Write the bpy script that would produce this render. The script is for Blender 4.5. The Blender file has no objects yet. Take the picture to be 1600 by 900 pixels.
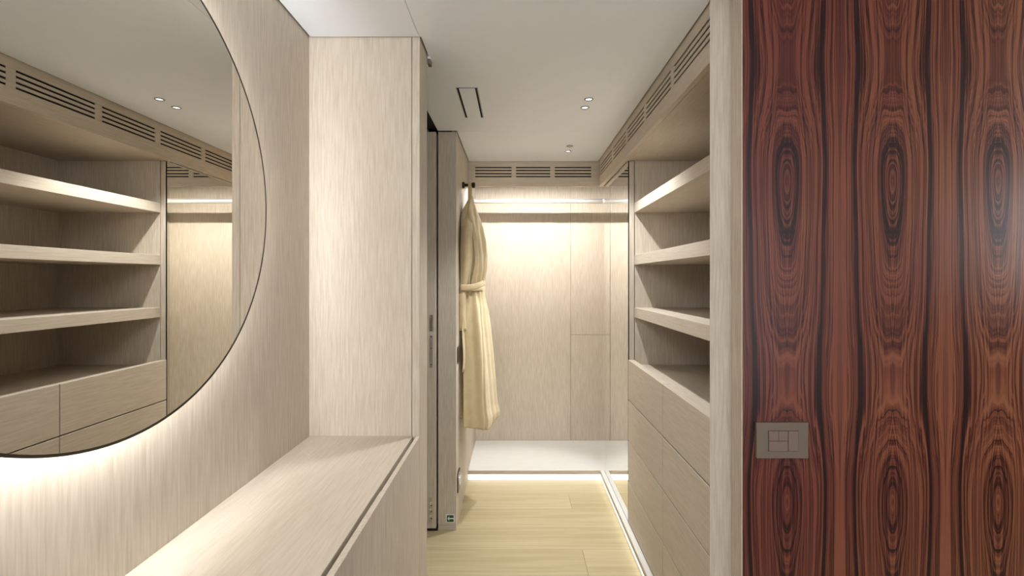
import bpy, bmesh, math, random
from mathutils import Vector
random.seed(7)
scene = bpy.context.scene
COL = scene.collection
G = 1.06          # overall size: plan units -> metres
PI = math.pi

# ------------------------------------------------------------------ camera
cam_data = bpy.data.cameras.new('camera')
cam = bpy.data.objects.new('camera', cam_data)
COL.objects.link(cam)
cam.location = (0, 0, 0)
cam.rotation_euler = (PI / 2, 0, 0)
cam_data.sensor_width = 36.0
cam_data.lens = 738.0 / 1600.0 * 36.0
cam_data.shift_x = -6.0 / 1600.0
cam_data.shift_y = -13.0 / 1600.0
cam_data.clip_start = 0.02
scene.camera = cam

# ------------------------------------------------------------------ world, large lights, exposure
world = bpy.data.worlds.new('world')
scene.world = world
world.use_nodes = True
bg = world.node_tree.nodes['Background']
bg.inputs['Color'].default_value = (0.93, 0.965, 1.0, 1)
bg.inputs['Strength'].default_value = 1.6

def area_light(name, loc, target, sx, sy, power, color):
    d = bpy.data.lights.new(name, 'AREA')
    d.shape = 'RECTANGLE'; d.size = sx * G; d.size_y = sy * G
    d.energy = power; d.color = color
    o = bpy.data.objects.new(name, d); COL.objects.link(o)
    o.location = Vector(loc) * G
    o.rotation_euler = (Vector(target) - Vector(loc)).to_track_quat('-Z', 'Y').to_euler()
    return o
# daylight from the cabin window to the right of the camera, and two added fill lights without fixtures above and behind it
area_light('window_daylight', (2.75, 0.0, 0.26), (1.2, 1.1, 0.1), 0.45, 0.55, 8, (0.95, 0.97, 1.0))
area_light('cabin_fill_light', (-0.34, -0.12, 0.67), (0.30, 0.75, -0.7), 0.35, 0.9, 23, (0.93, 0.97, 1.0))
area_light('cabin_fill_light', (0.75, -1.7, 0.67), (0.2, 0.3, -0.6), 0.8, 0.8, 24, (0.94, 0.97, 1.0))

vs = scene.view_settings
vs.view_transform = 'Standard'
vs.look = 'None'
vs.gamma = 1.0
vs.use_curve_mapping = False
vs.exposure = 0.1

# ------------------------------------------------------------------ mesh helpers
def new_bm():
    return bmesh.new()

def add_box(bm, x0, x1, y0, y1, z0, z1, bev=0.0, seg=1):
    vs_ = [bm.verts.new((x, y, z)) for x in (x0, x1) for y in (y0, y1) for z in (z0, z1)]
    idx = [(0, 1, 3, 2), (4, 6, 7, 5), (0, 4, 5, 1), (2, 3, 7, 6), (0, 2, 6, 4), (1, 5, 7, 3)]
    fs = [bm.faces.new([vs_[i] for i in f]) for f in idx]
    if bev > 0:
        es = list({e for f in fs for e in f.edges})
        bmesh.ops.bevel(bm, geom=es, offset=bev, offset_type='OFFSET', segments=seg, profile=0.5, affect='EDGES')

def box(x0, x1, y0, y1, z0, z1, bev=0.0, seg=1):
    bm = new_bm(); add_box(bm, x0, x1, y0, y1, z0, z1, bev, seg); return bm

def prism(poly, z0, z1):
    bm = new_bm()
    lo = [bm.verts.new((x, y, z0)) for x, y in poly]
    hi = [bm.verts.new((x, y, z1)) for x, y in poly]
    n = len(poly)
    bm.faces.new(lo[::-1]); bm.faces.new(hi)
    for i in range(n):
        bm.faces.new((lo[i], lo[(i + 1) % n], hi[(i + 1) % n], hi[i]))
    return bm

def add_lathe(bm, origin, axis, prof, n=32):
    """prof: list of (distance along axis, radius); revolved about axis through origin."""
    a = Vector(axis).normalized()
    u = a.orthogonal().normalized(); w = a.cross(u)
    o = Vector(origin); rings = []
    for h, r in prof:
        if r < 1e-6:
            rings.append([bm.verts.new(o + a * h)])
        else:
            rings.append([bm.verts.new(o + a * h + (u * math.cos(2 * PI * i / n) + w * math.sin(2 * PI * i / n)) * r) for i in range(n)])
    for A, B in zip(rings, rings[1:]):
        for i in range(n):
            j = (i + 1) % n
            if len(A) == 1 and len(B) == 1: continue
            if len(A) == 1: bm.faces.new((A[0], B[i], B[j]))
            elif len(B) == 1: bm.faces.new((A[i], A[j], B[0]))
            else: bm.faces.new((A[i], A[j], B[j], B[i]))

def lathe(origin, axis, prof, n=32):
    bm = new_bm(); add_lathe(bm, origin, axis, prof, n); return bm

def add_tube(bm, pts, rx, ry=None, n=12, up=(0, 0, 1), closed=False, cap=True):
    """sweep an ellipse (rx sideways, ry along 'up') along pts"""
    ry = rx if ry is None else ry
    P = [Vector(p) for p in pts]; m = len(P); rings = []
    for i in range(m):
        if closed: t = P[(i + 1) % m] - P[i - 1]
        else: t = P[min(i + 1, m - 1)] - P[max(i - 1, 0)]
        t.normalize()
        s = t.cross(Vector(up))
        if s.length < 1e-4: s = t.cross(Vector((1, 0, 0)))
        s.normalize(); v = s.cross(t)
        a = rx[i] if isinstance(rx, (list, tuple)) else rx
        b = ry[i] if isinstance(ry, (list, tuple)) else ry
        rings.append([bm.verts.new(P[i] + s * a * math.cos(2 * PI * k / n) + v * b * math.sin(2 * PI * k / n)) for k in range(n)])
    for i in range(m if closed else m - 1):
        A, B = rings[i], rings[(i + 1) % m]
        for k in range(n):
            bm.faces.new((A[k], A[(k + 1) % n], B[(k + 1) % n], B[k]))
    if cap and not closed:
        bm.faces.new(rings[0][::-1]); bm.faces.new(rings[-1])

def mesh_from(bm, name, loc, smooth):
    bmesh.ops.recalc_face_normals(bm, faces=bm.faces)
    me = bpy.data.meshes.new(name)
    for v in bm.verts:
        v.co = v.co * G - loc
    bm.to_mesh(me); bm.free()
    if smooth:
        for p in me.polygons: p.use_smooth = True
    return me

def world_loc(o):
    v = Vector((0, 0, 0))
    while o is not None:
        v = v + o.location; o = o.parent
    return v

def obj(name, bm, m, parent=None, smooth=False, origin=None):
    """link a bmesh given in plan units as ONE mesh object; origin defaults to its base centre when top-level"""
    if origin is not None: loc = Vector(origin) * G
    else:
        xs = [v.co for v in bm.verts]
        loc = Vector(((min(c.x for c in xs) + max(c.x for c in xs)) / 2, (min(c.y for c in xs) + max(c.y for c in xs)) / 2, min(c.z for c in xs))) * G
    me = mesh_from(bm, name, loc, smooth)
    for mm in (m if isinstance(m, (list, tuple)) else [m]): me.materials.append(mm)
    o = bpy.data.objects.new(name, me); COL.objects.link(o)
    if parent is not None:
        o.parent = parent
        o.location = loc - world_loc(parent)
    else: o.location = loc
    return o

def share(src, name, parent, dx, dy, dz):
    """another piece with the same mesh, moved"""
    o = bpy.data.objects.new(name, src.data); COL.objects.link(o)
    o.parent = parent
    o.location = src.location + Vector((dx, dy, dz)) * G
    return o

def thing(name, label, cat, loc, group=None):
    o = bpy.data.objects.new(name, None); COL.objects.link(o)
    o.empty_display_size = 0.05
    o.location = Vector(loc) * G
    o['label'] = label; o['category'] = cat
    if group: o['group'] = group
    return o

def tag(o, label, cat, group=None):
    o['label'] = label; o['category'] = cat
    if group: o['group'] = group
    return o

def struct(name, bm, m, parent=None, origin=None):
    o = obj(name, bm, m, parent, origin=origin)
    if parent is None: o['kind'] = 'structure'
    return o

# ------------------------------------------------------------------ materials
def base_mat(name):
    m = bpy.data.materials.new(name); m.use_nodes = True
    nt = m.node_tree
    return m, nt, nt.nodes['Principled BSDF']

def nd(nt, typ, **kw):
    n = nt.nodes.new(typ)
    for k, v in kw.items(): setattr(n, k, v)
    return n

def math_n(nt, op, a, b=None, c=None):
    n = nd(nt, 'ShaderNodeMath', operation=op)
    for i, x in enumerate((a, b, c)):
        if x is None: continue
        if isinstance(x, (int, float)): n.inputs[i].default_value = x
        else: nt.links.new(x, n.inputs[i])
    return n.outputs[0]

def ramp(nt, fac, stops):
    n = nd(nt, 'ShaderNodeValToRGB')
    el = n.color_ramp.elements
    while len(el) < len(stops): el.new(0.5)
    for e, (p, c) in zip(el, stops):
        e.position = p; e.color = (c[0], c[1], c[2], 1)
    nt.links.new(fac, n.inputs[0])
    return n.outputs[0]

def plain(name, col, rough=0.5, metal=0.0, bump=None, coat=0.0, vary=0.04):
    m, nt, b = base_mat(name)
    b.inputs['Roughness'].default_value = rough
    b.inputs['Metallic'].default_value = metal
    b.inputs['Coat Weight'].default_value = coat
    tc = nd(nt, 'ShaderNodeTexCoord')
    nz = nd(nt, 'ShaderNodeTexNoise'); nz.inputs['Scale'].default_value = 40.0
    nt.links.new(tc.outputs['Object'], nz.inputs['Vector'])
    c0 = tuple(c * (1 - vary) for c in col); c1 = tuple(min(1, c * (1 + vary)) for c in col)
    nt.links.new(ramp(nt, nz.outputs['Fac'], [(0.3, c0), (0.7, c1)]), b.inputs['Base Color'])
    if bump:
        n2 = nd(nt, 'ShaderNodeTexNoise'); n2.inputs['Scale'].default_value = bump[0]; n2.inputs['Detail'].default_value = 4
        nt.links.new(tc.outputs['Object'], n2.inputs['Vector'])
        bp = nd(nt, 'ShaderNodeBump'); bp.inputs['Strength'].default_value = bump[1]; bp.inputs['Distance'].default_value = 0.002
        nt.links.new(n2.outputs['Fac'], bp.inputs['Height']); nt.links.new(bp.outputs[0], b.inputs['Normal'])
    return m

def emit(name, col, strength):
    m, nt, b = base_mat(name)
    b.inputs['Base Color'].default_value = (0.9, 0.9, 0.9, 1)
    b.inputs['Emission Color'].default_value = (*col, 1)
    b.inputs['Emission Strength'].default_value = strength
    return m

def wood(name, axis, light, dark, fine=190.0, along=11.0, rough=0.55, bump=0.25, per_piece=0.0, contrast=1.0):
    """straight-grained brushed veneer; 'axis' is the grain direction"""
    m, nt, b = base_mat(name)
    tc = nd(nt, 'ShaderNodeTexCoord')
    def stretched(s_across, s_along, detail, dist=0.0):
        mp = nd(nt, 'ShaderNodeMapping')
        sc = [s_across] * 3; sc[axis] = s_along
        mp.inputs['Scale'].default_value = sc
        nt.links.new(tc.outputs['Object'], mp.inputs['Vector'])
        nz = nd(nt, 'ShaderNodeTexNoise'); nz.inputs['Scale'].default_value = 1.0
        nz.inputs['Detail'].default_value = detail; nz.inputs['Distortion'].default_value = dist
        nt.links.new(mp.outputs[0], nz.inputs['Vector'])
        return nz.outputs['Fac']
    a = stretched(fine, along, 3, 0.2)
    c = stretched(fine * 0.16, along * 0.5, 3, 0.3)
    d = stretched(6.0, 1.2, 2)
    f = math_n(nt, 'ADD', math_n(nt, 'MULTIPLY', a, 0.72), math_n(nt, 'ADD', math_n(nt, 'MULTIPLY', c, 0.10), math_n(nt, 'MULTIPLY', d, 0.20)))
    if per_piece:
        oi = nd(nt, 'ShaderNodeObjectInfo')
        f = math_n(nt, 'ADD', f, math_n(nt, 'MULTIPLY', math_n(nt, 'SUBTRACT', oi.outputs['Random'], 0.5), per_piece))
    h = 0.14 / contrast
    nt.links.new(ramp(nt, f, [(0.5 - h, dark), (0.5 + h, light)]), b.inputs['Base Color'])
    b.inputs['Roughness'].default_value = rough
    b.inputs['Specular IOR Level'].default_value = 0.35
    bp = nd(nt, 'ShaderNodeBump'); bp.inputs['Strength'].default_value = bump; bp.inputs['Distance'].default_value = 0.0012
    nt.links.new(a, bp.inputs['Height']); nt.links.new(bp.outputs[0], b.inputs['Normal'])
    return m

OAK_L, OAK_D = (0.60, 0.525, 0.43), (0.47, 0.40, 0.312)
M = {}
M['oak_z'] = wood('oak_veneer_upright', 2, OAK_L, OAK_D)
M['oak_y'] = wood('oak_veneer_deep', 1, OAK_L, OAK_D, bump=0.10, contrast=0.6)
M['oak_x'] = wood('oak_veneer_cross', 0, OAK_L, OAK_D, bump=0.10, contrast=0.6)
M['floor'] = wood('oak_floor_boards', 0, (0.46, 0.385, 0.23), (0.365, 0.298, 0.166), fine=70.0, along=2.2, rough=0.42, bump=0.05, per_piece=0.16, contrast=0.8)
M['platform'] = wood('lit_oak_board', 0, (0.64, 0.625, 0.59), (0.55, 0.53, 0.49), bump=0.08, contrast=0.5)  # same oak as elsewhere, lightened: bright strip light painted into its colour
M['platform_y'] = wood('lit_oak_sill', 1, (0.64, 0.625, 0.59), (0.55, 0.53, 0.49), bump=0.08, contrast=0.5)  # sill oak lightened the same way, as if brightly lit
M['joint'] = plain('dark_joint', (0.045, 0.035, 0.028), 0.8)
M['black'] = plain('black_recess', (0.006, 0.005, 0.005), 0.9)
M['ceiling'] = plain('satin_white_ceiling', (0.86, 0.89, 0.94), 0.42, vary=0.004)
M['mirror'] = None
m, nt, b = base_mat('mirror_glass')
b.inputs['Base Color'].default_value = (0.85, 0.83, 0.79, 1); b.inputs['Metallic'].default_value = 1.0; b.inputs['Roughness'].default_value = 0.004
M['mirror'] = m
m, nt, b = base_mat('tinted_mirror_glass')
b.inputs['Base Color'].default_value = (0.90, 0.90, 0.875, 1); b.inputs['Metallic'].default_value = 1.0; b.inputs['Roughness'].default_value = 0.004
M['mirror_clear'] = m
M['rim'] = plain('dark_bronze_rim', (0.07, 0.058, 0.045), 0.35, 0.6)
M['bronze'] = plain('bronze', (0.13, 0.105, 0.075), 0.35, 0.8)
M['dark_bronze'] = plain('dark_bronze', (0.045, 0.035, 0.027), 0.3, 0.85)
M['steel'] = plain('brushed_steel', (0.56, 0.54, 0.52), 0.3, 1.0)
M['ring'] = plain('downlight_ring', (0.30, 0.31, 0.33), 0.4, 0.6)
M['chrome'] = plain('polished_rail', (0.78, 0.78, 0.77), 0.34, 0.75)
M['taupe'] = plain('taupe_plate', (0.165, 0.122, 0.088), 0.5, 0.0)
M['taupe_key'] = plain('taupe_key', (0.19, 0.132, 0.10), 0.5, 0.0)
M['sign_white'] = plain('sign_white', (0.72, 0.74, 0.70), 0.5)
M['sign_green'] = plain('sign_green', (0.01, 0.075, 0.035), 0.5)
M['backing'] = plain('mirror_backing', (0.5, 0.5, 0.5), 0.6)
M['led_warm'] = emit('light_strip_diffuser', (1.0, 0.97, 0.90), 1.6)
M['led_alcove'] = emit('alcove_strip_diffuser', (1.0, 0.985, 0.955), 370.0)
M['led_halo'] = emit('halo_strip_diffuser', (0.95, 0.975, 1.0), 38.0)
M['lens'] = emit('downlight_lens', (0.95, 0.97, 1.0), 2.2)

M['lens_off'] = plain('unlit_lens', (0.55, 0.56, 0.58), 0.3)

# towelling
m, nt, b = base_mat('cream_towelling')
tc = nd(nt, 'ShaderNodeTexCoord')
n1 = nd(nt, 'ShaderNodeTexNoise'); n1.inputs['Scale'].default_value = 420.0; n1.inputs['Detail'].default_value = 3
n2 = nd(nt, 'ShaderNodeTexNoise'); n2.inputs['Scale'].default_value = 22.0; n2.inputs['Detail'].default_value = 4
nt.links.new(tc.outputs['Object'], n1.inputs['Vector']); nt.links.new(tc.outputs['Object'], n2.inputs['Vector'])
f = math_n(nt, 'ADD', math_n(nt, 'MULTIPLY', n1.outputs['Fac'], 0.5), math_n(nt, 'MULTIPLY', n2.outputs['Fac'], 0.5))
nt.links.new(ramp(nt, f, [(0.3, (0.50, 0.39, 0.22)), (0.7, (0.62, 0.50, 0.30))]), b.inputs['Base Color'])
b.inputs['Roughness'].default_value = 0.95; b.inputs['Sheen Weight'].default_value = 0.25
bp = nd(nt, 'ShaderNodeBump'); bp.inputs['Strength'].default_value = 0.5; bp.inputs['Distance'].default_value = 0.003
nt.links.new(f, bp.inputs['Height']); nt.links.new(bp.outputs[0], b.inputs['Normal'])
M['robe'] = m

# book-matched rosewood veneer: mirrored leaves with cathedral figure
def rosewood():
    m, nt, b = base_mat('bookmatched_rosewood')
    tc = nd(nt, 'ShaderNodeTexCoord')
    sep = nd(nt, 'ShaderNodeSeparateXYZ'); nt.links.new(tc.outputs['Object'], sep.inputs[0])
    x = math_n(nt, 'DIVIDE', sep.outputs['X'], G); z = math_n(nt, 'DIVIDE', sep.outputs['Z'], G)
    W = 0.1237
    def noise(vx, vy, vz, scale, detail=3, dist=0.0, rough=0.5):
        cb = nd(nt, 'ShaderNodeCombineXYZ')
        for i, v in enumerate((vx, vy, vz)):
            if isinstance(v, (int, float)): cb.inputs[i].default_value = v
            else: nt.links.new(v, cb.inputs[i])
        n = nd(nt, 'ShaderNodeTexNoise'); n.inputs['Scale'].default_value = scale
        n.inputs['Detail'].default_value = detail; n.inputs['Distortion'].default_value = dist
        n.inputs['Roughness'].default_value = rough
        nt.links.new(cb.outputs[0], n.inputs['Vector'])
        return n.outputs['Fac']
    pp = math_n(nt, 'PINGPONG', math_n(nt, 'SUBTRACT', x, 0.6357 - 8 * W), W)
    t = math_n(nt, 'DIVIDE', pp, W)
    # the figure wanders a little with height, the same way in every leaf (t squared keeps it smooth on the leaf axis)
    t2 = math_n(nt, 'MULTIPLY', t, t)
    wob = math_n(nt, 'MULTIPLY', math_n(nt, 'SUBTRACT', noise(math_n(nt, 'MULTIPLY', t2, 1.2), 0.0, z, 2.6, 2), 0.5), 0.16)
    zz = math_n(nt, 'ADD', z, math_n(nt, 'MULTIPLY', math_n(nt, 'SUBTRACT', noise(math_n(nt, 'MULTIPLY', t2, 3.0), 3.3, z, 6.0, 3), 0.5), 0.07))
    f0 = math_n(nt, 'MULTIPLY', math_n(nt, 'SUBTRACT', zz, 0.235), 2 * PI / 0.765)
    ph = math_n(nt, 'ADD', f0, math_n(nt, 'MULTIPLY', math_n(nt, 'SUBTRACT', 1.0, math_n(nt, 'COSINE', f0)), 0.46))
    g = math_n(nt, 'SUBTRACT', 0.5, math_n(nt, 'MULTIPLY', math_n(nt, 'COSINE', ph), 0.5))
    q2 = math_n(nt, 'ADD', t2, math_n(nt, 'MULTIPLY', g, math_n(nt, 'SUBTRACT', 0.27, math_n(nt, 'MULTIPLY', t, 0.15))))
    q = math_n(nt, 'ADD', math_n(nt, 'SQRT', math_n(nt, 'ADD', q2, 0.002)), wob)
    # growth bands
    n_a = noise(math_n(nt, 'MULTIPLY', q, 9.0), math_n(nt, 'MULTIPLY', z, 0.5), 1.7, 1.0, 2)
    n_b = noise(math_n(nt, 'MULTIPLY', q, 30.0), math_n(nt, 'MULTIPLY', z, 0.7), 5.1, 1.0, 3)
    n_c = noise(math_n(nt, 'MULTIPLY', q, 95.0), math_n(nt, 'MULTIPLY', z, 1.5), 8.4, 1.0, 2)
    fib = noise(math_n(nt, 'MULTIPLY', x, 900.0), 0.0, math_n(nt, 'MULTIPLY', z, 7.0), 1.0, 2)
    band = math_n(nt, 'ADD', math_n(nt, 'MULTIPLY', n_a, 0.50), math_n(nt, 'ADD', math_n(nt, 'MULTIPLY', n_b, 0.62), math_n(nt, 'MULTIPLY', n_c, 0.56)))
    band = math_n(nt, 'SUBTRACT', band, 0.34)
    band = math_n(nt, 'ADD', band, math_n(nt, 'MULTIPLY', math_n(nt, 'SUBTRACT', fib, 0.5), 0.24))
    def gauss(v, c, w, amp):
        dlt = math_n(nt, 'DIVIDE', math_n(nt, 'SUBTRACT', v, c), w)
        e = math_n(nt, 'EXPONENT', math_n(nt, 'MULTIPLY', math_n(nt, 'MULTIPLY', dlt, dlt), -1.0))
        return math_n(nt, 'MULTIPLY', e, amp)
    n_s = noise(math_n(nt, 'MULTIPLY', math_n(nt, 'ADD', t, math_n(nt, 'MULTIPLY', q, 0.6)), 26.0), math_n(nt, 'MULTIPLY', z, 0.35), 2.2, 1.0, 3)
    band = math_n(nt, 'ADD', band, math_n(nt, 'MULTIPLY', math_n(nt, 'SUBTRACT', n_s, 0.5), 0.70))
    band = math_n(nt, 'ADD', math_n(nt, 'MULTIPLY', math_n(nt, 'SUBTRACT', band, 0.5), 1.35), 0.51)
    band = math_n(nt, 'SUBTRACT', band, gauss(q, 0.74, 0.040, 0.30))
    band = math_n(nt, 'SUBTRACT', band, gauss(q, 0.62, 0.016, 0.16))
    band = math_n(nt, 'SUBTRACT', band, gauss(q, 0.90, 0.012, 0.14))
    band = math_n(nt, 'SUBTRACT', band, gauss(q, 0.20, 0.026, 0.22))
    band = math_n(nt, 'ADD', band, gauss(t, 1.0, 0.22, 0.05))
    col_red = ramp(nt, band, [(0.24, (0.016, 0.005, 0.006)), (0.38, (0.062, 0.015, 0.012)), (0.52, (0.115, 0.029, 0.020)), (0.72, (0.19, 0.055, 0.034))])
    col_or = ramp(nt, band, [(0.24, (0.024, 0.009, 0.007)), (0.38, (0.085, 0.024, 0.013)), (0.52, (0.180, 0.060, 0.030)), (0.72, (0.30, 0.115, 0.052))])
    mix = nd(nt, 'ShaderNodeMix', data_type='RGBA')
    hue = math_n(nt, 'ADD', math_n(nt, 'MULTIPLY', math_n(nt, 'SUBTRACT', x, 0.62), 1.6), math_n(nt, 'SUBTRACT', noise(x, 0.0, z, 2.4, 2), 0.5))
    hn = nd(nt, 'ShaderNodeClamp'); nt.links.new(hue, hn.inputs[0])
    nt.links.new(hn.outputs[0], mix.inputs[0]); nt.links.new(col_red, mix.inputs[6]); nt.links.new(col_or, mix.inputs[7])
    nt.links.new(mix.outputs[2], b.inputs['Base Color'])
    b.inputs['Roughness'].default_value = 0.30
    b.inputs['Specular IOR Level'].default_value = 0.45
    return m
M['rosewood'] = rosewood()

# ------------------------------------------------------------------ plan data (camera at the origin, looking along +Y)
ZC, ZF = 0.688, -1.164            # ceiling and floor heights
XL = -0.587                       # cabin wall on the left
XC = -0.277                       # closet wall on the left
XM = 0.517                        # mirror / drawer front plane
XS = 0.540                        # shelf front plane
XV = 0.484                        # vent fascia plane
YB = 3.245                        # alcove back wall
YS = 2.154                        # far end of shelves
YK = 1.158                        # oak end board
YR = 1.107                        # rosewood face
ZP = -1.104                       # platform top

# ------------------------------------------------------------------ structure: floor
floor = struct('floor', box(-1.5, 2.9, -2.6, 3.4, ZF - 0.05, ZF - 0.012), M['joint'])
rows = [2.757 - 0.18 * i for i in range(15)]
for i, y1 in enumerate(rows):
    y0 = y1 - 0.18
    joint = 0.286 if i in (1, 4) else random.choice([-0.62, -0.15, 0.62, 0.05, 0.85])
    if i in (0, 2, 3, 5): joint = (-0.75, 0.9, -0.9, 0.75)[(0, 2, 3, 5).index(i)]
    cuts = [-1.5, joint, joint + 1.4, 2.6] if joint + 1.4 < 2.5 else [-1.5, joint, 2.6]
    for a, c in zip(cuts, cuts[1:]):
        obj('plank', box(a + 0.0004, c - 0.0004, y0 + 0.0004, y1 - 0.0004, ZF - 0.012, ZF, 0.0005), M['floor'], floor)

# ------------------------------------------------------------------ structure: ceiling of separate panels with thin joints
ceil = struct('ceiling', box(-1.5, 2.9, -2.6, 3.4, ZC + 0.035, ZC + 0.07), M['joint'])
zc0, zc1 = ZC, ZC + 0.014
obj('ceiling_panel', prism([(XL + 0.005, -2.6), (-0.2742, -2.6), (-0.2742, 1.337), (XL + 0.005, 1.337)], zc0, zc1), M['ceiling'], ceil)
obj('ceiling_panel', prism([(-0.2730, -2.6), (2.855, -2.6), (2.855, YR - 0.004), (0.470, YR - 0.004), (XV - 0.005, YK + 0.02), (XV - 0.005, 2.1828),
                            (-0.3605, 2.1828), (-0.3605, 1.456), (-0.2685, 1.456), (-0.2685, 1.338), (-0.2730, 1.338)], zc0, zc1), M['ceiling'], ceil)
obj('ceiling_panel', prism([(XC + 0.005, 2.1842), (XV - 0.005, 2.1842), (XV - 0.005, 2.744), (XC + 0.005, 2.744)], zc0, zc1), M['ceiling'], ceil)
obj('ceiling_panel', box(-1.5, -0.412, 1.456, 2.6, zc0, zc1), M['ceiling'], ceil)
obj('sliding_track', box(-0.411, -0.3615, 1.452, 2.19, zc0 + 0.012, zc1 + 0.02), M['black'], ceil)

# ------------------------------------------------------------------ structure: walls
struct('wall_left', box(XL - 0.04, XL, -2.6, 1.342, ZF, ZC + 0.04), M['oak_z'])
pil = thing('oak_pillar', 'full-height pale oak pillar at the end of the bench, beside the doorway', 'pillar', (-0.43, 1.40, ZF))
obj('front_panel', box(XL - 0.04, -0.2965, 1.342, 1.362, ZF, ZC + 0.03, 0.0006), M['oak_z'], pil)
obj('corner_post', box(-0.2952, -0.273, 1.342, 1.452, ZF, ZC + 0.03, 0.0012), M['oak_z'], pil)
obj('core', box(XL - 0.04, -0.2965, 1.3625, 1.452, ZF, ZC + 0.03), M['oak_z'], pil)
t = thing('ceiling_stop', 'small metal stop on the ceiling edge at the top of the oak pillar', 'stop', (-0.268, 1.47, 0.66))
obj('body', box(-0.2725, -0.262, 1.452, 1.476, 0.664, 0.6795, 0.001), M['taupe_key'], t)
obj('cap', box(-0.2725, -0.2635, 1.453, 1.474, 0.6798, ZC, 0.0006), M['sign_white'], t)

# closet wall on the left with its jamb, and the small room beyond the doorway
struct('wall_closet_left', box(XC - 0.022, XC, 2.2165, YB + 0.03, ZF, ZC + 0.03), M['oak_z'])
jamb = struct('trim_1', box(-0.3615, XC, 2.196, 2.216, ZF + 0.022, ZC + 0.0, 0.0012), M['oak_z'])
obj('plinth', box(-0.3615, XC, 2.1955, 2.216, ZF, ZF + 0.0212, 0.0008), M['oak_x'], jamb)
struct('wall_pocket', box(-0.44, -0.415, 2.2, YB, ZF, ZC + 0.03), M['joint'])
struct('wall_pocket_inner', box(-0.3615, XC - 0.0225, 2.217, YB, ZF, ZC + 0.03), M['black'])
struct('wall_side_room', box(-1.5, -1.46, 1.2, 2.6, ZF, ZC + 0.03), M['oak_z'])
struct('wall_side_room_front', box(-1.46, XL - 0.041, 1.36, 1.40, ZF, ZC + 0.03), M['oak_z'])
struct('wall_side_room_back', box(-1.46, -0.441, 2.56, 2.6, ZF, ZC + 0.03), M['oak_z'])

# alcove: back wall with a two-piece access panel
wb = struct('wall_back', box(XC, 0.80, YB + 0.012, YB + 0.03, ZP - 0.06, ZC + 0.03), M['joint'])
obj('wall_panel', box(XC + 0.0005, 0.3761, YB, YB + 0.0118, ZP, ZC + 0.02, 0.0006), M['oak_z'], wb)
obj('wall_panel', box(0.3779, 0.70, YB, YB + 0.0118, -0.3780, ZC + 0.02, 0.0006), M['oak_z'], wb)
obj('wall_panel', box(0.3779, 0.70, YB, YB + 0.0118, ZP, -0.3800, 0.0006), M['oak_z'], wb)
obj('wall_panel', box(0.7014, 0.80, YB, YB + 0.0118, ZP, ZC + 0.02, 0.0006), M['oak_z'], wb)
struct('wall_alcove_right', box(0.80, 0.82, 2.70, YB + 0.03, ZF, ZC + 0.03), M['oak_z'])
struct('wall_alcove_front', box(0.545, 0.80, 2.737, 2.757, ZF, ZC + 0.03), M['oak_z'])

# rosewood wall on the right with its oak edge, and the oak end board of the closet
wr = struct('wall_right', box(0.5315, 2.9, YR, YK - 0.004, ZF, ZC + 0.03), M['rosewood'], origin=(0, 0, 0))
struct('wall_light_block', box(2.86, 2.90, -2.6, YR, ZF, ZC + 0.03), M['rosewood'], origin=(0, 0, 0))  # unseen dark wall added to block world light from the right
struct('trim_2', box(0.5285, 0.5314, YR - 0.0005, YK - 0.001, ZF, ZC + 0.03, 0.0005), M['oak_z'])
struct('trim_3', prism([(0.4757, YK), (0.5310, YK), (0.545, YK + 0.003), (0.545, 1.18), (0.4858, 1.18)], ZF, ZC + 0.03), M['oak_z'])

# ------------------------------------------------------------------ air vent fascias (real slots between slats)
SLOTS = [0.653, 0.6355, 0.6175, 0.600]
SW = 0.0035
def fascia(label, axis, a0, a1, front, groups, mat, loc):
    """axis 1: runs along Y in plane X=front (faces -X); axis 0: runs along X in plane Y=front (faces -Y)"""
    th = 0.018
    root = thing('vent_fascia', label, 'vent', loc)
    def B(u0, u1, z0, z1, d0=0.0, d1=th, bev=0.0006):
        if axis == 1: return box(front + d0, front + d1, u0, u1, z0, z1, bev)
        return box(u0, u1, front + d0, front + d1, z0, z1, bev)
    obj('top_rail', B(a0, a1, SLOTS[0] + SW, ZC + 0.025, 0, 0.0048), mat, root)
    obj('bottom_rail', B(a0, a1, 0.543, SLOTS[-1] - SW), mat, root)
    edges = [a0] + [e for g in groups for e in g] + [a1]
    for u0, u1 in zip(edges[0::2], edges[1::2]):
        if u1 - u0 > 0.001: obj('divider', B(u0, u1, SLOTS[-1] - SW, SLOTS[0] + SW, 0.0, 0.0048), mat, root)
    for u0, u1 in groups:
        for s0, s1 in zip(SLOTS, SLOTS[1:]):
            obj('slat', B(u0, u1, s1 + SW, s0 - SW, 0.0005, 0.0045, 0.0008), mat, root)
    obj('duct_backing', B(a0, a1, SLOTS[-1] - SW + 0.0002, SLOTS[0] + 0.012, 0.0050, 0.0056, 0), M['black'], root)
    return root
fascia('long oak air vent fascia above the open shelves, running to the back', 1, 1.1806, 2.749, XV,
       [(1.1806, 1.451), (1.478, 1.758), (1.786, 2.050), (2.080, 2.350), (2.380, 2.70)], M['oak_y'], (XV, 1.95, 0.543))
vb = fascia('short oak air vent fascia across the back above the clothes rail', 0, XC + 0.0005, XV - 0.0005, 2.749,
       [(-0.237, -0.0252), (0.0010, 0.2000), (0.2268, 0.4390)], M['oak_x'], (0.1, 2.749, 0.543))
obj('return_board', box(XV - 0.0005, 0.544, 2.7495, 2.767, 0.543, ZC + 0.02), M['oak_x'], vb)
obj('soffit_strip', box(XV + 0.0185, XM - 0.0078, YS + 0.0225, 2.7485, 0.543, 0.560), M['oak_y'], vb)
obj('strip_cover', box(XC + 0.001, 0.60, 2.768, 2.800, 0.5512, 0.563), M['steel'], vb)
ls = obj('light_strip', box(XC + 0.004, 0.545, 2.770, 2.780, 0.546, 0.551), M['led_alcove'], vb)
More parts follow.
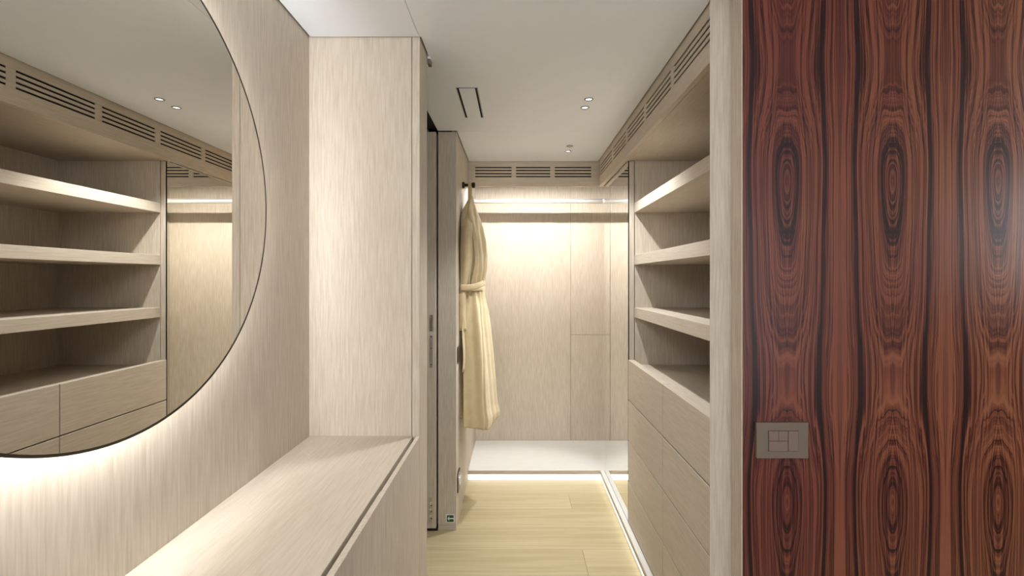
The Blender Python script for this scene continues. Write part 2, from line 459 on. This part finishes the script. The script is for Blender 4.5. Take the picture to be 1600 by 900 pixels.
ls['label'] = 'lit white light strip'

# ------------------------------------------------------------------ open shelf unit
sh = thing('shelf_unit', 'open oak shelf unit with three thick shelves above the drawers', 'shelves', (0.77, 1.67, -0.39))
obj('side_panel', box(0.5435, 1.02, YS, YS + 0.022, -0.409, 0.5425, 0.0006), M['oak_z'], sh)
obj('side_panel', box(0.5455, 1.02, 1.1645, 1.1865, -0.409, 0.5425, 0.0006), M['oak_z'], sh)
obj('back_panel', box(1.004, 1.02, 1.187, YS - 0.0005, -0.387, 0.5425), M['oak_z'], sh)
for z0, z1 in ((0.305, 0.349), (0.068, 0.112), (-0.1715, -0.1265)):
    obj('shelf', box(XS, 1.0038, 1.187, YS - 0.0008, z0, z1, 0.0008), M['oak_y'], sh)
obj('top_panel', box(XV + 0.0185, 1.02, 1.187, YS + 0.022, 0.543, 0.560), M['oak_y'], sh)
obj('deck', box(XS + 0.001, 1.0038, 1.187, YS - 0.0005, -0.409, -0.387), M['oak_y'], sh)

# ------------------------------------------------------------------ drawer cabinet
dr = thing('drawer_cabinet', 'oak chest of eight handleless drawers below the open shelves', 'drawers', (0.77, 1.67, ZF))
obj('carcass', box(XS + 0.002, 1.02, 1.187, YS + 0.022, ZF + 0.001, -0.410), M['joint'], dr)
zr = [-0.365, -0.547, -0.733, -0.919, ZP + 0.002]
for y0, y1 in ((1.6512, YS - 0.0015), (1.183, 1.6478)):
    for za, zb in zip(zr, zr[1:]):
        obj('drawer_front', box(XM - 0.0045, XS + 0.0005, y0, y1, zb + (0.0026 if zb != zr[-1] else 0), za - (0.0026 if za != zr[0] else 0), 0.0008), M['oak_y'], dr)

# ------------------------------------------------------------------ tall mirror door
md = thing('mirror_door', 'tall narrow mirrored door panel between shelves and back alcove', 'mirror', (0.53, 2.44, ZP))
obj('door_panel', box(XM + 0.0002, XS - 0.0005, YS, 2.735, ZP + 0.001, 0.5405, 0.0006), M['oak_z'], md)
obj('glass', box(XM - 0.0045, XM, YS + 0.003, 2.7345, ZP + 0.001, 0.5405), M['mirror_clear'], md)
obj('edge_seal', box(XM - 0.0045, XM, YS + 0.0002, YS + 0.0028, ZP + 0.001, 0.5405), M['black'], md)

# ------------------------------------------------------------------ platform and sill with lit toe recess
pf = thing('platform', 'raised oak platform across the back alcove with glowing toe recess', 'platform', (0.26, 2.99, ZF))
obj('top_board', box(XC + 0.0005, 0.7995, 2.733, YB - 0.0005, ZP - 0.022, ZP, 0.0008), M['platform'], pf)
obj('edge_band', box(XC + 0.0005, 0.4885, 2.7318, 2.7328, ZP - 0.022, ZP - 0.0008), M['oak_x'], pf)
obj('plinth', box(XC + 0.0005, 0.52, 2.758, 2.776, ZF, ZP - 0.0222), M['oak_x'], pf)
s_ = obj('light_strip', box(XC + 0.002, 0.500, 2.744, 2.757, ZF + 0.001, ZP - 0.0225), M['led_warm'], pf)
s_['label'] = 'lit white light strip'
sl = thing('sill', 'narrow oak sill along the floor under the mirror door and drawers', 'sill', (0.503, 1.95, ZF))
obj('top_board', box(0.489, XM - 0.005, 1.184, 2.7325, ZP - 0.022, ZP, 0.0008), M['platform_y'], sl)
obj('edge_band', box(0.4878, 0.4888, 1.184, 2.7315, ZP - 0.022, ZP - 0.0008), M['oak_y'], sl)
obj('plinth', box(0.5125, 0.530, 1.184, 2.742, ZF, ZP - 0.0225), M['oak_y'], sl)
s_ = obj('light_strip', box(0.4985, 0.512, 1.19, 2.742, ZF + 0.001, ZP - 0.0225), M['led_warm'], sl)
s_['label'] = 'lit white light strip'

# ------------------------------------------------------------------ clothes rail
cr = thing('clothes_rail', 'polished horizontal clothes rail across the lit back alcove', 'rail', (0.26, 2.976, 0.48))
bm = new_bm(); add_tube(bm, [(XC + 0.006, 2.976, 0.496), (0.545, 2.976, 0.496)], 0.0145, n=20)
obj('bar', bm, M['chrome'], cr, True)
bm = new_bm(); add_tube(bm, [(0.546, 2.976, 0.496), (0.793, 2.976, 0.496)], 0.0135, n=20)
obj('bar', bm, M['chrome'], cr, True)
obj('end_socket', lathe((XC, 2.976, 0.496), (1, 0, 0), [(0, 0), (0, 0.024), (0.006, 0.024), (0.006, 0.0)], 24), M['chrome'], cr)
obj('end_socket', lathe((0.80, 2.976, 0.496), (-1, 0, 0), [(0, 0), (0, 0.024), (0.006, 0.024), (0.006, 0.0)], 24), M['chrome'], cr)

# ------------------------------------------------------------------ round mirror on the left wall
MY, MZ, MR = 0.654, 0.147, 0.369
rm = thing('round_mirror', 'large round backlit mirror with thin dark rim on the left wall', 'mirror', (XL, MY, MZ - MR))
mx = -0.540
obj('glass', lathe((mx - 0.004, MY, MZ), (1, 0, 0), [(0, 0), (0, MR - 0.0038), (0.004, MR - 0.0038), (0.004, 0)], 160), M['mirror'], rm)
obj('rim', lathe((mx - 0.006, MY, MZ), (1, 0, 0), [(0, MR - 0.006), (0, MR), (0.0063, MR), (0.0063, MR - 0.0038), (0.0015, MR - 0.0038), (0.0015, MR - 0.006), (0, MR - 0.006)], 160), M['rim'], rm)
obj('backing_box', lathe((XL, MY, MZ), (1, 0, 0), [(0, 0), (0, MR - 0.062), (0.041, MR - 0.062), (0.041, MR - 0.005), (0.0425, MR - 0.005), (0.0425, 0)], 120), M['backing'], rm)
hb = obj('halo_strip', lathe((XL + 0.004, MY, MZ), (1, 0, 0), [(0.006, MR - 0.0615), (0.006, MR - 0.055), (0.034, MR - 0.055), (0.034, MR - 0.0615)], 120), M['led_halo'], rm)
hb['label'] = 'lit white halo light strip'

# ------------------------------------------------------------------ bench cabinet under the mirror
bc = thing('bench_cabinet', 'long low oak bench cabinet with a finger groove along its front', 'cabinet', (-0.43, 0.4, ZF))
ZT = -0.4436
obj('worktop', box(XL + 0.0005, -0.2927, -0.9, 1.3415, ZT - 0.020, ZT, 0.0008), M['oak_y'], bc)
obj('carcass', box(XL + 0.001, -0.3000, -0.9, 1.3415, ZF, ZT - 0.0205), M['joint'], bc)
for y0, y1, x0 in ((0.9938, 1.3408, -0.2838), (0.46, 0.9924, -0.2850), (-0.10, 0.4586, -0.2850), (-0.88, -0.1014, -0.2850)):
    obj('door', box(x0, -0.2732, y0, y1, ZF + 0.02, ZT - 0.0008, 0.0008), M['oak_z'], bc)

# ------------------------------------------------------------------ pocket door and its hardware
pd = struct('door_1', box(-0.414, -0.3695, 2.183, 3.0, ZF + 0.014, ZC - 0.004, 0.0015), M['oak_z'])
def on_door(u0, u1, v0, v1):
    k = 338.0
    return (u0 - 806) / k, (u1 - 806) / k, (437 - v1) / k, (437 - v0) / k
x0, x1, z0, z1 = on_door(671, 677, 492, 517.5)
p = obj('edge_pull', box(x0, x1, 2.1815, 2.183, z0, z1, 0.0006), M['steel'], pd)
obj('recess', box(x0 + 0.0035, x1 - 0.0035, 2.1808, 2.1818, z0 + 0.011, z1 - 0.011), M['taupe'], p)
for zz in (z0 + 0.006, z1 - 0.006):
    obj('screw', lathe(((x0 + x1) / 2, 2.1815, zz), (0, -1, 0), [(0, 0), (0, 0.003), (0.0012, 0.002), (0.0012, 0)], 12), M['dark_bronze'], p)
x0, x1, z0, z1 = on_door(671.6, 676.4, 523.5, 573)
bm = new_bm(); add_box(bm, x0, x1, 2.1815, 2.183, z0, z1)
es = [e for e in bm.edges if abs(e.verts[0].co.y - e.verts[1].co.y) > 0.001]
bmesh.ops.bevel(bm, geom=es, offset=0.006, segments=5, profile=0.5, affect='EDGES')
p = obj('lock_plate', bm, M['steel'], pd)
for zz in (z0 + 0.010, (z0 + z1) / 2 + 0.012, z1 - 0.007):
    obj('screw', lathe(((x0 + x1) / 2, 2.1815, zz), (0, -1, 0), [(0, 0), (0, 0.003), (0.0012, 0.002), (0.0012, 0)], 12), M['dark_bronze'], p)
x0, x1, z0, z1 = on_door(670.5, 676, 776.5, 816)
p = obj('floor_guide', box(x0, x1, 2.1815, 2.183, z0, z1, 0.0006), M['steel'], pd)
for zz in (z0 + 0.03, z0 + 0.062, z0 + 0.09):
    obj('roller', lathe(((x0 + x1) / 2 - 0.002, 2.1815, zz), (0, -1, 0), [(0, 0), (0, 0.006), (0.004, 0.005), (0.004, 0)], 16), M['chrome'], p)
    obj('screw', lathe(((x0 + x1) / 2 + 0.003, 2.1815, zz - 0.012), (0, -1, 0), [(0, 0), (0, 0.003), (0.0025, 0.002), (0.0025, 0)], 12), M['dark_bronze'], p)
struct('trim_4', box(-0.412, -0.3618, 2.19, 2.23, ZF, ZF + 0.012), M['black'])

# ------------------------------------------------------------------ ceiling vent and downlights
cv = thing('ceiling_vent', 'narrow white ceiling vent with two dark slots along its sides', 'vent', (-0.176, 1.85, ZC))
cx0, cx1, cy0, cy1 = -0.2155, -0.1365, 1.693, 2.002
obj('slot', box(cx0, cx0 + 0.0105, cy0, cy1, ZC - 0.0009, ZC + 0.003), M['black'], cv)
obj('slot', box(cx1 - 0.0105, cx1, cy0, cy1, ZC - 0.0009, ZC + 0.003), M['black'], cv)
obj('gap', box(cx0 + 0.0106, cx1 - 0.0106, cy0, cy0 + 0.003, ZC - 0.0009, ZC + 0.003), M['joint'], cv)
obj('gap', box(cx0 + 0.0106, cx1 - 0.0106, cy1 - 0.003, cy1, ZC - 0.0009, ZC + 0.003), M['joint'], cv)
obj('cover', box(cx0 + 0.0107, cx1 - 0.0107, cy0 + 0.0032, cy1 - 0.0032, ZC - 0.0022, ZC + 0.003, 0.0006), M['ceiling'], cv)
obj('blade', box(cx0 + 0.0002, cx0 + 0.0030, cy0, cy1, ZC - 0.0018, ZC - 0.0009), M['backing'], cv)
obj('blade', box(cx1 - 0.0030, cx1 - 0.0002, cy0, cy1, ZC - 0.0018, ZC - 0.0009), M['backing'], cv)

def downlight(x, y, label, power, cone=110, tilt=(0, 0, 0)):
    t = thing('downlight', label, 'downlight', (x, y, ZC), 'small recessed ceiling downlights')
    r = 0.0175
    obj('ring', lathe((x, y, ZC), (0, 0, -1), [(-0.002, r), (0.0015, r), (0.0028, r - 0.002), (0.0028, r - 0.0045), (0.0, r - 0.0055), (-0.002, r - 0.0055)], 32), M['ring'], t, True)
    obj('lens', lathe((x, y, ZC), (0, 0, -1), [(0.0002, 0), (0.0002, r - 0.0056)], 32), M['lens'] if power else M['lens_off'], t)
    if power:
        d = bpy.data.lights.new('downlight_lamp', 'SPOT')
        d.energy = power; d.spot_size = math.radians(cone); d.spot_blend = 0.45; d.shadow_soft_size = 0.016; d.color = (0.97, 0.985, 1.0)
        o = bpy.data.objects.new('downlight_lamp', d); COL.objects.link(o)
        o.parent = t; o.location = (0, 0, -0.008)
        o.rotation_euler = tilt
downlight(0.278, 1.800, 'nearer downlight of the front pair on the ceiling', 22.0)
downlight(0.276, 1.887, 'farther downlight of the front pair on the ceiling', 22.0)
downlight(0.277, 2.430, 'nearer downlight of the pair by the back vent', 0.0)
downlight(0.279, 2.527, 'farther downlight of the pair by the back vent', 62.0, 52, (math.radians(-5), math.radians(9), 0))

# ------------------------------------------------------------------ wall plates
ws = thing('light_switch', 'taupe light switch plate with five-key module on the rosewood wall', 'switch', (0.62, YR, -0.4153))
def on_wall(u0, u1, v0, v1):
    k = 667.0
    return (u0 - 806) / k, (u1 - 806) / k, (437 - v1) / k, (437 - v0) / k
x0, x1, z0, z1 = on_wall(1179.5, 1260, 659, 714.5)
obj('plate', box(x0, x1, YR - 0.009, YR, z0, z1, 0.0012, 2), M['taupe'], ws)
x0, x1, z0, z1 = on_wall(1197.3, 1244, 671.0, 703.2)
obj('module_gap', box(x0, x1, YR - 0.0096, YR - 0.0088, z0, z1), M['joint'], ws)
for r in ((1197.9, 1212.7, 671.6, 686.6), (1213.1, 1227.3, 671.6, 686.6), (1197.9, 1227.3, 687.3, 702.6), (1228.2, 1243.4, 671.6, 702.6)):
    x0, x1, z0, z1 = on_wall(*r)
    obj('key', box(x0, x1, YR - 0.0112, YR - 0.0092, z0, z1, 0.0005), M['taupe_key'], ws)

def wall_plate(name, label, cat, y0, y1, z0, z1):
    t = thing(name, label, cat, (XC, (y0 + y1) / 2, z0))
    bm = new_bm(); add_box(bm, XC, XC + 0.0065, y0, y1, z0, z1)
    bmesh.ops.bevel(bm, geom=[e for e in bm.edges if abs(e.verts[0].co.x - e.verts[1].co.x) > 0.002], offset=0.010, segments=2, profile=0.5, affect='EDGES')
    obj('plate', bm, M['bronze'], t)
    return t
t = wall_plate('wall_switch', 'bronze wall switch beside the bathrobe on the closet wall', 'switch', 2.222, 2.300, -0.392, -0.318)
obj('rocker', box(XC + 0.0065, XC + 0.0085, 2.240, 2.282, -0.376, -0.334, 0.0008), M['bronze'], t)
t = wall_plate('wall_socket', 'bronze socket low on the closet wall near the floor', 'socket', 2.222, 2.310, -1.008, -0.915)
obj('socket_ring', lathe((XC + 0.0065, 2.266, -0.962), (1, 0, 0), [(0, 0.026), (0.004, 0.026), (0.004, 0.020), (0.0005, 0.018), (0.0005, 0)], 28), M['chrome'], t)
obj('socket_hole', lathe((XC + 0.0072, 2.266, -0.962), (1, 0, 0), [(0, 0.0), (0, 0.015), (0.0004, 0.015), (0.0004, 0)], 24), M['black'], t)

# emergency direction sign on the jamb: green field, white border, white arrow pointing left
sg = thing('arrow_sign', 'small green sign with white left arrow at the foot of the jamb', 'sign', (-0.305, 2.195, -1.128))
sx0, sx1, sz0, sz1 = -0.3250, -0.2855, -1.1285, -1.0905
obj('border', box(sx0, sx1, 2.1945, 2.196, sz0, sz1), M['sign_white'], sg)
obj('field', box(sx0 + 0.0045, sx1 - 0.0035, 2.1938, 2.1945, sz0 + 0.0035, sz1 - 0.004), M['sign_green'], sg)
cz = (sz0 + sz1) / 2
bm = new_bm()
pts = [(sx0 + 0.0075, cz), (sx0 + 0.0155, cz + 0.0105), (sx0 + 0.0155, cz + 0.0026), (sx1 - 0.003, cz + 0.0026), (sx1 - 0.003, cz - 0.0026), (sx0 + 0.0155, cz - 0.0026), (sx0 + 0.0155, cz - 0.0105)]
fr = [bm.verts.new((x, 2.1932, z)) for x, z in pts]; bk = [bm.verts.new((x, 2.1938, z)) for x, z in pts]
bm.faces.new(fr); bm.faces.new(bk[::-1])
for i in range(len(pts)):
    j = (i + 1) % len(pts); bm.faces.new((fr[i], bk[i], bk[j], fr[j]))
obj('arrow', bm, M['sign_white'], sg)

# ------------------------------------------------------------------ robe hook and bathrobe
RY = 2.45
hk = thing('robe_hook', 'dark bronze peg hook high on the closet wall holding the bathrobe', 'hook', (XC, RY, 0.48))
hz = 0.490
obj('wall_flange', lathe((XC, RY, hz), (1, 0, 0), [(0, 0), (0, 0.017), (0.010, 0.017), (0.013, 0.011), (0.013, 0)], 24), M['dark_bronze'], hk, False)
obj('peg', lathe((XC + 0.012, RY, hz), (1, 0, 0), [(0, 0.0), (0, 0.008), (0.040, 0.007), (0.040, 0)], 20), M['dark_bronze'], hk, True)
obj('knob', lathe((XC + 0.046, RY, hz), (1, 0, 0), [(0, 0), (0, 0.008), (0.003, 0.014), (0.016, 0.015), (0.020, 0.011), (0.020, 0)], 24), M['dark_bronze'], hk, False)

def interp(tab, z):
    if z >= tab[0][0]: return tab[0][1:]
    for a, c in zip(tab, tab[1:]):
        if z >= c[0]:
            f = (a[0] - z) / (a[0] - c[0]); f = f * f * (3 - 2 * f) * 0.4 + f * 0.6
            return tuple(p + (q - p) * f for p, q in zip(a[1:], c[1:]))
    return tab[-1][1:]
# z, left gap from wall, width out from the wall, half depth along the wall
ROBE = [(0.430, 0.042, 0.056, 0.012), (0.400, 0.026, 0.060, 0.036), (0.355, 0.012, 0.074, 0.080), (0.300, 0.006, 0.090, 0.108), (0.255, 0.005, 0.101, 0.120),
        (0.189, 0.006, 0.115, 0.128), (0.122, 0.006, 0.124, 0.128), (0.056, 0.006, 0.120, 0.118), (0.003, 0.006, 0.110, 0.102), (-0.034, 0.007, 0.104, 0.094),
        (-0.076, 0.008, 0.110, 0.102), (-0.175, 0.012, 0.121, 0.120), (-0.275, 0.016, 0.132, 0.132), (-0.407, 0.019, 0.144, 0.142), (-0.540, 0.021, 0.154, 0.150),
        (-0.640, 0.022, 0.161, 0.156), (-0.690, 0.022, 0.171, 0.160), (-0.728, 0.022, 0.168, 0.158)]
def sstep(a, b_, x):
    t_ = max(0.0, min(1.0, (x - a) / (b_ - a))); return t_ * t_ * (3 - 2 * t_)
def robe_pt(th, z, extra=0.0):
    x0, w, d = interp(ROBE, z)
    below = sstep(-0.03, -0.22, z); above = sstep(0.02, 0.16, z) * sstep(0.44, 0.36, z)
    fold = 0.0
    # skirt pleats gather at the belt and open towards the hem
    fold += below * (0.075 * math.sin(6.2 * th + 0.9 + 0.6 * z) + 0.050 * math.sin(11.0 * th - 1.2) * (0.4 + 0.6 * sstep(-0.6, -0.15, z)) + 0.02 * math.sin(17 * th + 2.0 * z))
    gather = math.exp(-((z + 0.034) / 0.085) ** 2)
    fold += gather * 0.075 * math.sin(19.0 * th + 0.5)
    # blouse above the belt: soft diagonal drapes
    fold += above * (0.050 * math.sin(7.0 * th + 9.0 * z) + 0.030 * math.sin(13.0 * th - 14.0 * z))
    # front edge of the wrap: the outer layer ends in a step that runs from the collar to the belt
    ce = -1.24 + 0.20 * sstep(0.40, 0.10, z) - 0.10 * sstep(0.10, -0.03, z)
    step = sstep(ce - 0.05, ce + 0.03, th) * (1 - sstep(-0.02, -0.06, z)) * sstep(0.45, 0.38, z)
    fold += 0.085 * step - 0.05 * math.exp(-((th - ce + 0.04) / 0.05) ** 2) * sstep(0.42, 0.33, z) * (1 - sstep(-0.02, -0.06, z))
    # overlapping front edge below the belt
    ce2 = -0.62 - 0.25 * sstep(-0.1, -0.6, z)
    s2 = sstep(ce2 - 0.04, ce2 + 0.03, th) * sstep(-0.07, -0.16, z)
    fold += 0.05 * s2 - 0.035 * math.exp(-((th - ce2 + 0.03) / 0.045) ** 2) * sstep(-0.06, -0.14, z)
    r = 1.0 + fold - 0.05 * (step > 0.5)
    c = max(math.cos(th), 0.0) ** 0.85
    return Vector((XC + x0 + (w - x0) * c * r + extra * math.cos(th), RY + (d * r + extra) * math.sin(th), z))

robe = thing('bathrobe', 'cream towelling bathrobe tied with a belt hanging from the peg hook', 'bathrobe', (XC + 0.06, RY, -0.75))
NT, NZ = 150, 150
bm = new_bm(); grid = []
ztop, zbot = 0.430, -0.728
for i in range(NZ + 1):
    row = []
    for j in range(NT + 1):
        th = -PI / 2 + PI * j / NT
        hem = 0.010 * math.sin(3.0 * th + 0.6) + 0.012 * max(0.0, th)
        f = i / NZ
        z = ztop + (zbot - ztop) * f + hem * f ** 6
        row.append(bm.verts.new(robe_pt(th, z)))
    grid.append(row)
for i in range(NZ):
    for j in range(NT):
        bm.faces.new((grid[i][j], grid[i][j + 1], grid[i + 1][j + 1], grid[i + 1][j]))
bm.faces.new(grid[0])
body = obj('robe_body', bm, M['robe'], robe, True)
sm = body.modifiers.new('thickness', 'SOLIDIFY'); sm.thickness = 0.006; sm.offset = -1.0

# back layer of the robe against the wall, a little longer at the outer side
bm = new_bm(); gb = []
for i in range(61):
    f = i / 60; row = []
    for j in range(25):
        s_ = j / 24
        z = 0.34 + (-0.752 + 0.085 * (1 - s_) ** 2 - 0.34) * f
        x0, w, d = interp(ROBE, z)
        yy = RY - d * 0.86 + d * 1.4 * s_
        xx = XC + 0.004 + (0.004 + 0.60 * max(w - 0.02, 0.01)) * s_ ** 1.3 + 0.003 * math.sin(17 * s_ + 3 * z)
        row.append(bm.verts.new((xx, yy, z)))
    gb.append(row)
for i in range(60):
    for j in range(24):
        bm.faces.new((gb[i][j], gb[i][j + 1], gb[i + 1][j + 1], gb[i + 1][j]))
bp_ = obj('back_panel', bm, M['robe'], robe, True)
sm = bp_.modifiers.new('thickness', 'SOLIDIFY'); sm.thickness = 0.005; sm.offset = 1.0

# sleeve on the near side, from the dropped shoulder to a cuff below the belt
pts, rx, ry = [], [], []
for i in range(40):
    f = i / 39
    z = 0.375 - 0.625 * f
    x = XC + 0.030 - 0.017 * sstep(0.42, 0.72, f) + 0.012 * (1 - f) ** 4
    y = RY - (0.035 + 0.089 * sstep(0.0, 0.22, f) - 0.006 * f)
    if 0.55 < f < 0.75: y += 0.010 * math.sin((f - 0.55) / 0.2 * PI)
    pts.append((x, y, z))
    rx.append(0.012 + 0.016 * sstep(0.0, 0.2, f) - 0.010 * sstep(0.45, 0.65, f) + 0.0015 * math.sin(21 * f))
    ry.append(0.016 + 0.028 * sstep(0.0, 0.25, f) - 0.014 * sstep(0.45, 0.7, f) + 0.002 * math.sin(16 * f + 1))
bm = new_bm(); n = 22; rings = []
for (p_, a_, b2) in zip(pts, rx, ry):
    rings.append([bm.verts.new((p_[0] + a_ * math.cos(2 * PI * k / n) * (1 + 0.10 * math.sin(5 * 2 * PI * k / n + 9 * p_[2])),
                                p_[1] + b2 * math.sin(2 * PI * k / n) * (1 + 0.08 * math.sin(4 * 2 * PI * k / n + 6 * p_[2])), p_[2])) for k in range(n)])
for A, B_ in zip(rings, rings[1:]):
    for k in range(n): bm.faces.new((A[k], A[(k + 1) % n], B_[(k + 1) % n], B_[k]))
bm.faces.new(rings[0][::-1]); bm.faces.new(rings[-1])
obj('sleeve', bm, M['robe'], robe, True)

# shawl collar edge running down from the neck
bm = new_bm(); cp = []
for i in range(40):
    z = 0.425 - 0.455 * i / 39
    ce = -1.24 + 0.20 * sstep(0.40, 0.10, z) - 0.10 * sstep(0.10, -0.03, z)
    cp.append(robe_pt(ce + 0.09, z, 0.001))
add_tube(bm, cp, [0.004 + 0.009 * sstep(0, 12, i) for i in range(40)], [0.0045] * 40, n=12, up=(0.55, -0.8, 0.1))
obj('collar', bm, M['robe'], robe, True)

# belt: two bands crossing at the near side, a tail, and the hanging loop
def belt_path(z_near, z_far, extra):
    out = []
    for j in range(61):
        th = -PI / 2 + PI * j / 60
        p_ = robe_pt(th, -0.034, extra)
        x0, w, d = interp(ROBE, -0.034)
        p_ = Vector((XC + x0 + (w + extra - x0 + 0.004) * max(math.cos(th), 0) ** 0.8, RY + (d + 0.008 + extra + (0.042 if th < 0 else 0.0) * math.sin(th) ** 2) * math.sin(th), 0))
        p_.z = z_near + (z_far - z_near) * sstep(-1.4, 0.1, th)
        out.append(p_)
    return out
bm = new_bm()
add_tube(bm, belt_path(-0.040, -0.042, 0.000), 0.006, 0.0165, n=14)
obj('belt', bm, M['robe'], robe, True)
bm = new_bm()
add_tube(bm, belt_path(-0.038, -0.014, 0.004), 0.006, 0.015, n=14)
obj('belt', bm, M['robe'], robe, True)
bm = new_bm()
add_tube(bm, [(XC + 0.022 + 0.003 * math.sin(i * 0.5), RY - 0.125 - 0.0015 * i, -0.05 - 0.021 * i) for i in range(20)], 0.004, 0.013, n=10, up=(0.3, 1, 0))
obj('belt_tail', bm, M['robe'], robe, True)
bm = new_bm()
lp = []
for i in range(33):
    a = PI * 2 * i / 32
    lp.append((XC + 0.040, RY + 0.010 * math.cos(a) * (1.0 if math.sin(a) > 0 else 1.0), 0.458 + 0.045 * math.sin(a)))
add_tube(bm, lp[:-1], 0.0035, 0.0105, n=8, up=(1, 0, 0), closed=True)
obj('hanging_loop', bm, M['robe'], robe, True)
